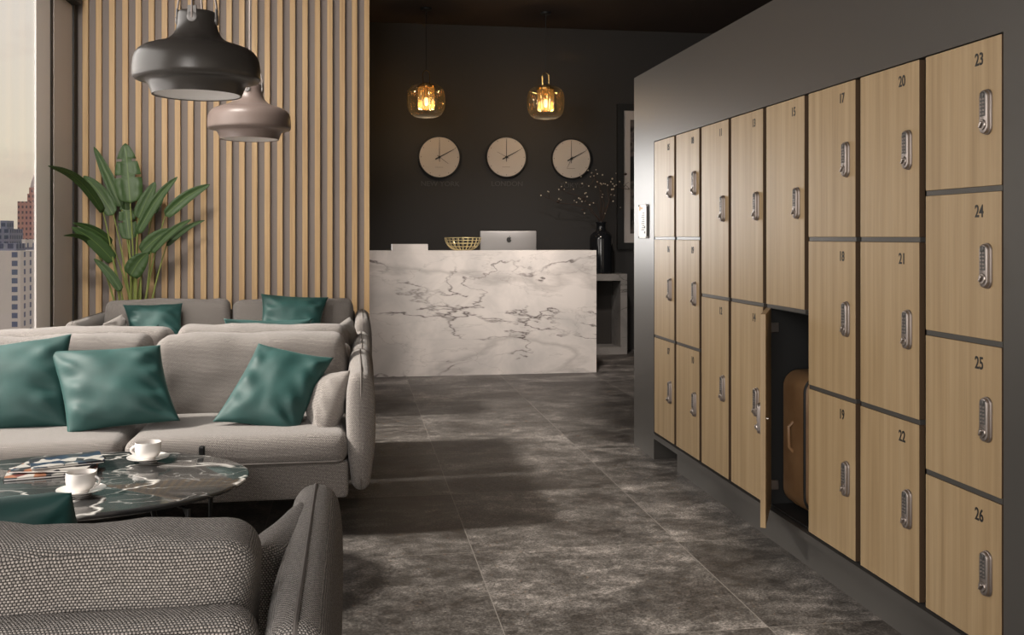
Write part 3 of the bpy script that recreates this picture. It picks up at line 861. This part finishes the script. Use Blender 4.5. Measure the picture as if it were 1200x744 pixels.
# ------------------------------------------------------------------ sofas
FB = M['fabric']
def make_sofa(label, loc, rz, fab, seed=0):
    t = thing('sofa', label, 'sofa', loc, rz, 'grey tweed two seat sofas')
    bm = soft_box((1.80, .80, .155), .018, nin=6, nr=3, ctr=(0, -.035, .2345)); link('base', bm, fab, t, smooth='all', uv=True)
    for s in (-1, 1):
        cx = s * .449
        bm = soft_box((.893, .70, .125), .048, bulge=(0, .0, .018), nin=14, nr=5, wr=.006, wf=3.2, seed=seed + s, ctr=(cx, -.125 + .012, .363)); sc_ = link('seat_cushion', bm, fab, t, smooth='all', uv=True)
        bmp = B(); tube(bmp, [(cx - .425, -.445, .318), (cx - .40, -.461, .318), (cx + .40, -.461, .318), (cx + .425, -.445, .318)], .0045, 6); link('piping', bmp, M['piping'], sc_, smooth=True)
        # back cushion
        def df(q, s=s):
            k = (q.z + .2) / .4
            q = q.copy(); q.y += k * .05
            q.x *= 1 - .02 * k
            return q
        bm = soft_box((.885, .20, .39), .055, bulge=(0, .03, .012), nin=18, nr=5, wr=.017, wf=4.2, seed=seed + 5 + s * 2, ctr=(cx, .195, .585), deform=df); link('back_cushion', bm, fab, t, smooth='all', uv=True)
        bmp = B(); pts = [(cx + x, .195 - .098 * 0, .600 + z) for x, z in []]
        bmp.free()
    # back frame (top roll visible from behind)
    bm = soft_box((1.80, .115, .53), .045, bulge=(0, .01, .0), nin=12, nr=5, wr=.006, wf=4, seed=seed + 9, ctr=(0, .385, .435)); link('back_frame', bm, fab, t, smooth='all', uv=True)
    for s in (-1, 1):
        def da(q):
            q = q.copy()
            u = max(0, min(1, (q.z + .255) / .51))
            q.x *= (.55 + .62 * math.sin(min(1, u * 1.15 + .10) * PI * .62)) * (1 - .25 * max(0, u - .82) / .18)
            yy = q.y
            if q.z < -.1: q.y *= 1 - .10 * ((-.1 - q.z) / .155)
            return q
        bm = soft_box((.105, .90, .51), .045, nin=14, nr=5, wr=.003, wf=4, seed=seed + 3, ctr=(s * .953, 0, .430), deform=da)
        ar = link('arm', bm, fab, t, smooth='all', uv=True)
        # piping around outline of arm, at the middle of its thickness
        pts = []
        for y, z in rrect(.450, .2555, .05, 6):
            u = max(0, min(1, (z + .255) / .51)); yy = y
            if z < -.1: yy *= 1 - .10 * ((-.1 - z) / .155)
            pts.append((s * .953, yy, .430 + z))
        bm = B(); tube(bm, pts, .0042, 6, closed=True); link('piping', bm, M['piping'], ar, smooth=True)
    for sx in (-1, 1):
        for sy in (-1, 1):
            bm = B(); tube(bm, [(sx * .80, sy * .33, 0), (sx * .80, sy * .33, .158)], .012, 10); link('leg', bm, M['black_metal'], t)
    return t

S = {}
S['mid'] = make_sofa('grey tweed sofa facing the viewer behind the marble table, three teal cushions on it', (-.917, 4.65, 0), 0, M['fabric'], 1)
S['third'] = make_sofa('grey tweed sofa turned away, back to back with the one behind the marble table', (-.905, 5.60, 0), PI, M['fabric'], 21)
S['rear'] = make_sofa('rearmost grey tweed sofa in front of the oak slats and the plant', (-.880, 7.40, 0), 0, M['fabric'], 41)
S['near'] = make_sofa('nearest grey tweed sofa seen from behind in the lower left corner', (-1.035, 1.90, 0), PI, M['fabric_near'], 61)

# ------------------------------------------------------------------ loose cushions
def cushion(label, matl, loc, rot, w, h, th, seed, group, pinch=.07, wr=.012, name='throw_pillow', n=30):
    bm = pillow_mesh(w, h, th, seed, pinch, wr, n)
    o = link(name, bm, matl, None, loc, smooth='all', uv=True)
    o.rotation_euler = Euler([R(a) for a in rot], 'XYZ')
    tag(o, label, 'cushion', group); return o
GT = 'teal velvet cushions'; GG = 'small grey tweed cushions'
# rotations: x tilt (lean back: negative leans top away), y = roll in picture plane, z = turn
def cushion4(label, matl, cs, th, seed, group, pinch=.07, wr=.012, n=30):
    """cushion whose four corners (top left, top right, bottom right, bottom left) sit where the photo shows them"""
    P = [at(*c) for c in cs]; ctr = sum(P, Vector()) / 4
    bm = pillow_mesh(2, 2, 2, seed, pinch, wr / th * 2, n)
    nrm = ((P[1] - P[0]) + (P[2] - P[3])).cross((P[3] - P[0]) + (P[2] - P[1])).normalized()
    if nrm.y < 0: nrm = -nrm
    TL, TR, BR, BL = [p - ctr for p in P]
    for v in bm.verts:
        u, w_, y = (v.co.x + 1) / 2, (v.co.z + 1) / 2, v.co.y
        top = TL + (TR - TL) * u; bot = BL + (BR - BL) * u
        v.co = bot + (top - bot) * w_ + nrm * y * th / 2
    o = link('throw_pillow', bm, matl, None, ctr, smooth='all', uv=True)
    tag(o, label, 'cushion', group); return o
T_, G_, GN = M['teal'], M['fabric'], M['fabric_near']
cushion4('teal velvet cushion cut by the left picture edge on the middle sofa', T_, [(-68, 410, 4.70), (84, 391, 4.66), (80, 500, 4.47), (-62, 516, 4.47)], .17, 11, GT)
cushion4('teal velvet cushion in the middle of the middle sofa, over the seat joint', T_, [(57, 411, 4.60), (188, 404, 4.62), (211, 493, 4.38), (79, 509, 4.36)], .16, 5, GT)
cushion4('teal velvet cushion leaning beside the grey side cushion on the middle sofa', T_, [(303, 402, 4.66), (391, 419, 4.58), (348, 509, 4.34), (249, 494, 4.40)], .14, 23, GT)
cushion4('small grey tweed cushion leaning on the right arm of the middle sofa', G_, [(382, 439, 4.66), (410, 434, 4.42), (379, 521, 4.30), (362, 488, 4.52)], .15, 31, GG, .03, .008)
cushion4('teal velvet cushion peeking over the back of the nearest sofa', T_, [(-110, 596, 2.00), (84, 577, 2.02), (124, 690, 2.14), (-90, 720, 2.12)], .15, 45, GT)
cushion4('grey tweed cushion leaning on the right arm of the nearest sofa', GN, [(306, 640, 1.86), (353, 587, 2.16), (352, 690, 2.16), (312, 780, 1.88)], .13, 51, GG, .03, .008)
cushion4('teal velvet cushion on the left seat of the rearmost sofa', T_, [(144, 357, 7.46), (214, 355, 7.46), (216, 404, 7.28), (152, 402, 7.28)], .15, 61, GT, .09)
cushion4('teal velvet cushion on the right seat of the rearmost sofa', T_, [(306, 344, 7.50), (385, 348, 7.48), (374, 402, 7.27), (302, 400, 7.28)], .15, 71, GT, .09)
cushion4('grey tweed cushion by the left arm of the rearmost sofa', G_, [(121, 379, 7.15), (143, 368, 7.36), (153, 402, 7.30), (119, 406, 7.10)], .13, 81, GG, .03, .008)
cushion4('teal velvet cushion on the turned-away sofa, only its top edge showing', T_, [(262, 373, 5.50), (366, 373, 5.50), (360, 440, 5.66), (268, 440, 5.66)], .14, 91, GT, .10)
cushion4('teal velvet cushion seen through the gap between the middle sofa back cushions', T_, [(120, 386, 5.50), (186, 380, 5.50), (192, 440, 5.66), (118, 440, 5.66)], .14, 95, GT)
cushion4('grey tweed cushion leaning on the right arm of the turned-away sofa', G_, [(398, 381, 5.46), (410, 371, 5.86), (408, 425, 5.80), (392, 435, 5.46)], .13, 97, GG, .03, .008)

# ------------------------------------------------------------------ coffee table
TZ = .402
t = thing('coffee_table', 'oval coffee table with glossy dark grey marble top and white veins', 'coffee table', (-.97, 3.655, 0))
bm = B(); prof = [(0, TZ), (.985, TZ), (.997, TZ - .003), (1.0, TZ - .008), (.985, TZ - .018), (.94, TZ - .026), (0, TZ - .026)]
lathe(bm, prof, seg=96, sx=.605, sy=.47); link('top', bm, M['table_marble'], t, smooth=25)
for ang in (38, 142, 218, 322):
    x, y = math.cos(R(ang)), math.sin(R(ang)); bm = B()
    ex, ey = .605 * x * .90, .47 * y * .90
    tube(bm, [(ex * 1.02, ey * 1.02, 0), (ex * .70, ey * .70, TZ - .03)], .009, 10)
    tube(bm, [(ex * 1.02, ey * 1.02, 0), (ex * 1.02, ey * 1.02, TZ - .045), (ex * .85, ey * .85, TZ - .03)], .009, 10)
    link('leg', bm, M['black_metal'], t, smooth=True)
bm = B(); tube(bm, [(.42 * math.cos(R(k * 12)) , .32 * math.sin(R(k * 12)), TZ - .036) for k in range(30)], .008, 8, closed=True); link('under_ring', bm, M['black_metal'], t, smooth=True)
kb = at(236, 530, 4.09)
bm = B(); b2 = soft_box((.024, .024, .05), .006, nin=1, nr=2); merge(bm, b2, Matrix.Translation((kb.x + .97, 4.105 - 3.655, TZ - .010))); link('edge_clip', bm, M['black_metal'], t)

def on_table(px, py, z):
    u = (px - 600) / F; tt = (HC - z) * F / (py - HY)
    return Vector((tt * (SA + u * CA), tt * (CA - u * SA), z))
def cup_set(px, py, lab1, lab2, ang, s=1.0):
    p = on_table(px, py, TZ + .001)
    t = link('saucer', lathe(B(), [(0, .002), (.022, .0), (.032, .0), (.034, .004), (.058, .011), (.076, .019), (.0765, .021), (.057, .015), (.030, .0075), (0, .0065)], seg=48), M['ceramic'], None, p, smooth=True)
    tag(t, lab2, 'saucer', 'saucers on the coffee table')
    t = thing('cup', lab1, 'cup', (p.x, p.y, p.z + .0085), R(ang), 'cups on the coffee table')
    prof = [(0, .001), (.024, .0), (.026, .004), (.025, .007), (.036, .013), (.0445, .024), (.0475, .038), (.0475, .052), (.0465, .066), (.0455, .0665), (.0455, .052), (.0445, .036), (.040, .022), (0, .009)]
    link('body', lathe(B(), prof, seg=44), M['ceramic'], t, smooth=True)
    bm = B(); pts = [(.042 + .020 * math.sin(PI * k / 10) ** .8, 0, .054 - .034 * k / 10) for k in range(11)]
    tube(bm, pts, .0042, 8); link('handle', bm, M['ceramic'], t, smooth=True)
    link('coffee', lathe(B(), [(.0445, .050), (0, .050)], seg=32), M['tea'], t)
cup_set(173.5, 541, 'white coffee cup farther from the viewer on the marble table', 'white saucer under the farther cup', 180)
cup_set(95, 579.5, 'white coffee cup nearer to the viewer on the marble table', 'white saucer under the nearer cup', -10)

def magazine(label, px, py, z, rz, w, h, th, seed, cols_):
    m = mat('magazine_print', (.5, .5, .5), .3); n = N(m)
    mp = n.pos((1, 1, 1), loc=(seed, seed, 0), kind='obj'); v = n.n('ShaderNodeTexVoronoi', Scale=22.0); v.distance = 'EUCLIDEAN'; n.l(mp, 'Vector', v, 'Vector')
    sp = n.n('ShaderNodeSeparateColor'); n.l(v, 'Color', sp, 'Color')
    r = n.ramp(sp, 'Red', [(i / len(cols_), c_) for i, c_ in enumerate(cols_)], 'CONSTANT'); n.l(r, 'Color', n.b, 'Base Color')
    p = on_table(px, py, z); t = thing('magazine', label, 'magazine', tuple(p), R(rz), 'magazines on the coffee table')
    bm = B(); nx = 12
    for s in (1,):
        top = []; bot = []
        for i in range(nx + 1):
            x = -w / 2 + w * i / nx; cz = .004 * math.sin(i / nx * PI) * 1.0 + .006 * (i / nx) ** 3
            top.append([bm.verts.new((x, y, th + cz)) for y in (-h / 2, h / 2)]); bot.append([bm.verts.new((x, y, cz * .15)) for y in (-h / 2, h / 2)])
        for i in range(nx):
            bm.faces.new([top[i][0], top[i + 1][0], top[i + 1][1], top[i][1]]); bm.faces.new([bot[i][0], bot[i][1], bot[i + 1][1], bot[i + 1][0]])
            bm.faces.new([bot[i][0], bot[i + 1][0], top[i + 1][0], top[i][0]]); bm.faces.new([bot[i][1], top[i][1], top[i + 1][1], bot[i + 1][1]])
        bm.faces.new([bot[0][0], top[0][0], top[0][1], bot[0][1]]); bm.faces.new([bot[nx][0], bot[nx][1], top[nx][1], top[nx][0]])
    link('cover', bm, m, t)
    link('pages', box(B(), (-w / 2 + .003, -h / 2 - .001, .0012), (w / 2 - .004, h / 2 + .001, th - .001)), M['ceramic'], t)
dk, wh, org, blu, rd = (.02, .02, .025), (.42, .40, .37), (.30, .12, .06), (.015, .03, .06), (.14, .04, .035)
magazine('glossy magazine lowest in the pile, reddish cover corner showing', 62, 552, TZ + .001, 12, .30, .21, .006, 1.3, [wh, rd, wh, dk, org, wh])
magazine('glossy magazine in the middle of the pile, white and dark cover', 68, 546, TZ + .0145, -6, .27, .20, .005, 5.1, [dk, wh, blu, wh, dk, org])
magazine('glossy dark blue magazine on top of the pile', 78, 541, TZ + .027, 20, .24, .17, .005, 8.7, [blu, dk, blu, wh, dk, blu])

# ------------------------------------------------------------------ plant
PX = -1.665; PY = 8.07
t = thing('potted_plant', 'tall broad-leaved tropical plant standing between the rear sofa and the oak slats', 'plant', (PX, PY, 0))
bm = B(); lathe(bm, [(0, 0), (.115, 0), (.125, .01), (.145, .40), (.148, .42), (.138, .42), (.13, .38), (0, .375)], seg=40); pt_ = link('pot', bm, M['pot'], t, smooth=True)
bm = B(); lathe(bm, [(.129, .379), (0, .385)], seg=30); link('soil', bm, M['soil'], pt_)
leaves = [((152.6, 238), (146.8, 168), 25, 0), ((142, 243), (110, 172), 11, .1), ((121, 249), (56, 194), 9, -.1), ((133, 252), (98, 206), 15, .05), ((151.6, 281), (146, 233), 17, .08),
          ((162, 256), (182, 213), 14, .02), ((161, 274), (208, 207), 10, -.06), ((179, 250), (192, 224), 9, .1), ((193.5, 253), (246, 216), 12, .0), ((166, 296), (203, 268), 15, -.05),
          ((177, 296), (224, 257), 8, -.1), ((195, 288), (240, 258), 6, .06), ((153, 323), (173, 296), 18, -.08), ((131, 285), (85, 261), 8, .08), ((133, 306), (84, 266), 14, -.04), ((112, 290), (74, 276), 5, -.08), ((142, 341), (110, 303), 9, -.08)]
org_ = Vector((PX, PY, 0)); rl = random.Random(5)
for li, (bs, tp_, wpx, dy) in enumerate(leaves):
    A = at(bs[0], bs[1], PY + dy * .6) - org_; ty = PY + dy * 1.2 - .02
    uu_ = (tp_[0] - 600) / F; rat = -(SA + uu_ * CA) / (CA - uu_ * SA)
    if tp_[0] < 100: ty = min(ty, 2.06 / rat)
    T = at(tp_[0], tp_[1], ty) - org_
    root = Vector((rl.uniform(-.05, .05) + (bs[0] - 155) * .0006, rl.uniform(-.04, .04), .38))
    # stalk
    bm = B(); pts = []
    mid = Vector((root.x + (A.x - root.x) * .32, root.y + (A.y - root.y) * .4, root.z + (A.z - root.z) * .55))
    for k in range(13):
        s = k / 12; pts.append(root * (1 - s) ** 2 + mid * 2 * s * (1 - s) + A * s * s)
    tube(bm, pts, [.011 - .0065 * k / 12 for k in range(13)], 8)
    lf_ = link('stalk', bm, M['stalk'], t, smooth=True)
    # leaf blade
    L = (T - A).length; W = wpx / F * 8.1 * 1.15
    d = (T - A).normalized()
    sg = 1 if T.x > A.x else -1
    # bend: initial direction follows stalk, tip droops
    view = Vector((A.x + PX, A.y + PY, A.z - HC)).normalized()
    side = d.cross(view); side.normalize()
    fold = .35 if wpx > 12 else .6
    nrm = side.cross(d).normalized()
    bm = B(); rows = []; nl = 22; uvs = {}
    sag = L * (.07 + .03 * rl.random())
    for i in range(nl + 1):
        s = i / nl
        cpt = A + (T - A) * s + Vector((0, 0, 1)) * sag * math.sin(PI * s) * (1 if abs(d.z) < .9 else .2)
        w_ = W / 2 * (math.sin(PI * min(1, (s * .97 + .03)) ** .62) ** .55 if 0 < s < 1 else .04)
        row = []
        for j, q in enumerate((-1, -.5, 0, .5, 1)):
            lift = abs(q) * w_ * fold
            rip = .06 * w_ * math.sin(s * 37 + q * 3 + li) * abs(q)
            row.append(bm.verts.new(cpt + side * q * w_ - nrm * (lift + rip)))
        rows.append(row)
    uvl = bm.loops.layers.uv.new('UVMap')
    for i in range(nl):
        for j in range(4):
            if li in (0, 4) and j in (0, 3) and i in (9, 15): continue
            f = bm.faces.new([rows[i][j], rows[i][j + 1], rows[i + 1][j + 1], rows[i + 1][j]])
            for lp, (ii, jj) in zip(f.loops, ((i, j), (i, j + 1), (i + 1, j + 1), (i + 1, j))):
                lp[uvl].uv = ((jj - 2) / 2, ii / nl * 1.0 + abs(jj - 2) * .05)
    ob = link('leaf', bm, M['leaf'], t, smooth='all')
    sm_ = ob.modifiers.new('thick', 'SOLIDIFY'); sm_.thickness = .0016
bpy.context.view_layer.update()

# ------------------------------------------------------------------ city outside
def bldg_mat(name, wall, win, sx, sz, fx=.5, fz=.55):
    m = mat(name, wall, .8); n = N(m)
    g = n.n('ShaderNodeTexCoord'); sp = n.n('ShaderNodeSeparateXYZ'); n.l(g, 'Object', sp, 'Vector')
    h = n.math('ADD', (sp, 'X'), (sp, 'Y'))
    def stripe(src, o, p, f_):
        a = n.math('DIVIDE', (src, o), p); a = n.math('FRACT', (a, 0)); return n.math('LESS_THAN', (a, 0), f_)
    a = stripe(h, 0, sx, fx); b = stripe(sp, 'Z', sz, fz); c_ = n.math('MULTIPLY', (a, 0), (b, 0))
    mx = n.mix((c_, 0), wall, win); n.t.links.new(mx[0].outputs[mx[1]], n.b.inputs['Base Color']); return m
MB1 = bldg_mat('pink_stone_facade', (.36, .20, .18), (.10, .07, .09), 2.3, 3.4, .45, .5)
MB2 = bldg_mat('white_facade', (.50, .47, .46), (.10, .12, .20), 6.4, 3.0, .30, .62)
MB3 = bldg_mat('blue_glass_facade', (.16, .17, .24), (.05, .06, .11), 3.2, 3.0, .6, .6)
MB4 = bldg_mat('red_brick_facade', (.17, .07, .07), (.06, .05, .07), 30, 4.5, .95, .75)
def tower(label, pxl, pxr, ytop, t_, zb, m, dep=None, extra=None):
    """building whose near face spans pxl..pxr at distance ~t_"""
    u = (pxl - 600) / F; Yc = t_ * (CA - u * SA)
    a = at(pxl, ytop, Yc); b = at(pxr, ytop, Yc); w_ = b.x - a.x; dep = dep or w_
    t = thing('skyscraper', label, 'building', ((a.x + b.x) / 2, Yc + dep / 2, zb))
    Hh = a.z - zb
    link('tower_body', box(B(), (-w_ / 2, -dep / 2, 0), (w_ / 2, dep / 2, Hh)), m, t)
    return t, w_, dep, Hh
ZG = -90
t, w_, d_, H_ = tower('pink stone skyscraper with a pointed spire outside the window', 20.5, 53, 236, 620, ZG, MB1)
bm = B(); 
for s, h0, h1 in ((.46, 0, 5), (.36, 5, 9)): box(bm, (-w_ / 2 * s, -d_ / 2 * s, H_ + h0), (w_ / 2 * s, d_ / 2 * s, H_ + h1))
link('setback', bm, MB1, t)
bm = B(); lathe(bm, [(w_ * .20, H_ + 9), (w_ * .15, H_ + 13), (w_ * .04, H_ + 18), (0, H_ + 20.5)], seg=8); o = link('spire', bm, mat('spire_slate', (.12, .09, .09), .7), t)
t, w_, d_, H_ = tower('white slab tower with rows of dark windows outside the window', -70, 24, 294, 340, ZG, MB2, 20)
link('roof_plant', box(B(), (w_ * .1, -8, H_), (w_ * .42, 2, H_ + 2.5)), MB3, t)
t, w_, d_, H_ = tower('dark glass tower directly right of the white slab tower', 25.5, 31, 290, 366, ZG, MB3, 18)
link('crown', box(B(), (-w_ * .5, -9, H_), (w_ * .2, 9, H_ + 3)), MB2, t)
t, w_, d_, H_ = tower('small violet tower rising behind the white slab tower', -20, 11, 268, 480, ZG, MB3, 20)
link('roof_plant', box(B(), (w_ * .1, -8, H_), (w_ * .35, 2, H_ + 4)), MB3, t)
t, w_, d_, H_ = tower('low dark red brick block in front of the spired tower', 31.5, 60, 318, 420, ZG, MB4, 20)
link('cornice', box(B(), (-w_ * .52, -11, H_), (w_ * .52, 11, H_ + 2)), MB2, t)
struct('ground_outside', box(B(), (-1500, -200, ZG - 1), (300, 1500, ZG)), mat('city_ground', (.2, .18, .18), .9))

# ------------------------------------------------------------------ light
wd = bpy.data.worlds.new('sky'); SC.world = wd; wd.use_nodes = True; nt_ = wd.node_tree; bg = nt_.nodes['Background']
tc = nt_.nodes.new('ShaderNodeTexCoord'); sp = nt_.nodes.new('ShaderNodeSeparateXYZ'); nt_.links.new(tc.outputs['Generated'], sp.inputs[0])
rp = nt_.nodes.new('ShaderNodeValToRGB'); e = rp.color_ramp.elements
e[0].position = .0; e[0].color = (.66, .56, .44, 1); e[1].position = .5; e[1].color = (.66, .62, .58, 1)
x = e.new(.05); x.color = (.80, .71, .55, 1); x = e.new(.22); x.color = (.80, .73, .65, 1)
nt_.links.new(sp.outputs['Z'], rp.inputs[0])
nz = nt_.nodes.new('ShaderNodeTexNoise'); nz.inputs['Scale'].default_value = 5; nz.inputs['Detail'].default_value = 5
mpp = nt_.nodes.new('ShaderNodeMapping'); mpp.inputs['Scale'].default_value = (1, 1, 3.5); nt_.links.new(tc.outputs['Generated'], mpp.inputs[0]); nt_.links.new(mpp.outputs[0], nz.inputs['Vector'])
r2 = nt_.nodes.new('ShaderNodeValToRGB'); r2.color_ramp.elements[0].position = .46; r2.color_ramp.elements[0].color = (0, 0, 0, 1); r2.color_ramp.elements[1].position = .72; r2.color_ramp.elements[1].color = (.7, .7, .7, 1)
nt_.links.new(nz.outputs['Fac'], r2.inputs[0])
mx = nt_.nodes.new('ShaderNodeMix'); mx.data_type = 'RGBA'; nt_.links.new(r2.outputs[0], mx.inputs[0]); nt_.links.new(rp.outputs[0], mx.inputs[6]); mx.inputs[7].default_value = (.60, .46, .40, 1)
nt_.links.new(mx.outputs[2], bg.inputs['Color']); bg.inputs['Strength'].default_value = 1.0

sd = bpy.data.lights.new('sun', 'SUN'); sd.energy = 7.0; sd.angle = R(5); sd.color = (1, .93, .84)
so = bpy.data.objects.new('sun', sd); COL.objects.link(so)
el = 38; dirv = Vector((math.cos(R(el)) * math.cos(R(3)), math.cos(R(el)) * math.sin(R(3)), -math.sin(R(el))))
so.rotation_euler = dirv.to_track_quat('-Z', 'Y').to_euler(); so.location = (-6, 4, 4)
def area(name, loc, target, sx, sy, energy, color, spread=180):
    d = bpy.data.lights.new(name, 'AREA'); d.shape = 'RECTANGLE'; d.size = sx; d.size_y = sy; d.energy = energy; d.color = color; d.spread = R(spread)
    o = bpy.data.objects.new(name, d); COL.objects.link(o); o.location = loc
    o.rotation_euler = (Vector(target) - Vector(loc)).to_track_quat('-Z', 'Y').to_euler(); return o
area('rear_fill', (-1.9, -1.5, 2.0), (-.4, 8, 1.5), 3.0, 2.6, 200, (1, .95, .90))  # added fill behind the camera, brightens slats and sofa fronts
area('ceiling_fill', (-1.5, 5.2, ZC - .02), (-.9, 8.0, .8), 1.1, .5, 78, (1, .93, .85), 140)  # added overhead fill for the rear sofa and slats, no fixture
area('daylight_side', (XL - .3, 4.3, 1.7), (1.6, 4.0, 1.0), 3.2, 2.6, 90, (1, .95, .90))
area('post_fill', (-.12, 9.35, 1.45), (1.67, 5.5, 1.32), .5, 1.2, 6.5, (1, .97, .94), 52)  # unseen lamp added behind the partition so the end post glows
area('desk_fill', (1.6, 7.3, 3.45), (1.55, 8.92, .9), .25, .25, 20, (1, .90, .82), 70)  # added spot that brightens the desk front, no fixture modelled

SC.view_settings.view_transform = 'Standard'; SC.view_settings.look = 'None'; SC.view_settings.exposure = 0.0; SC.view_settings.gamma = 1.0
SC.view_settings.use_curve_mapping = False
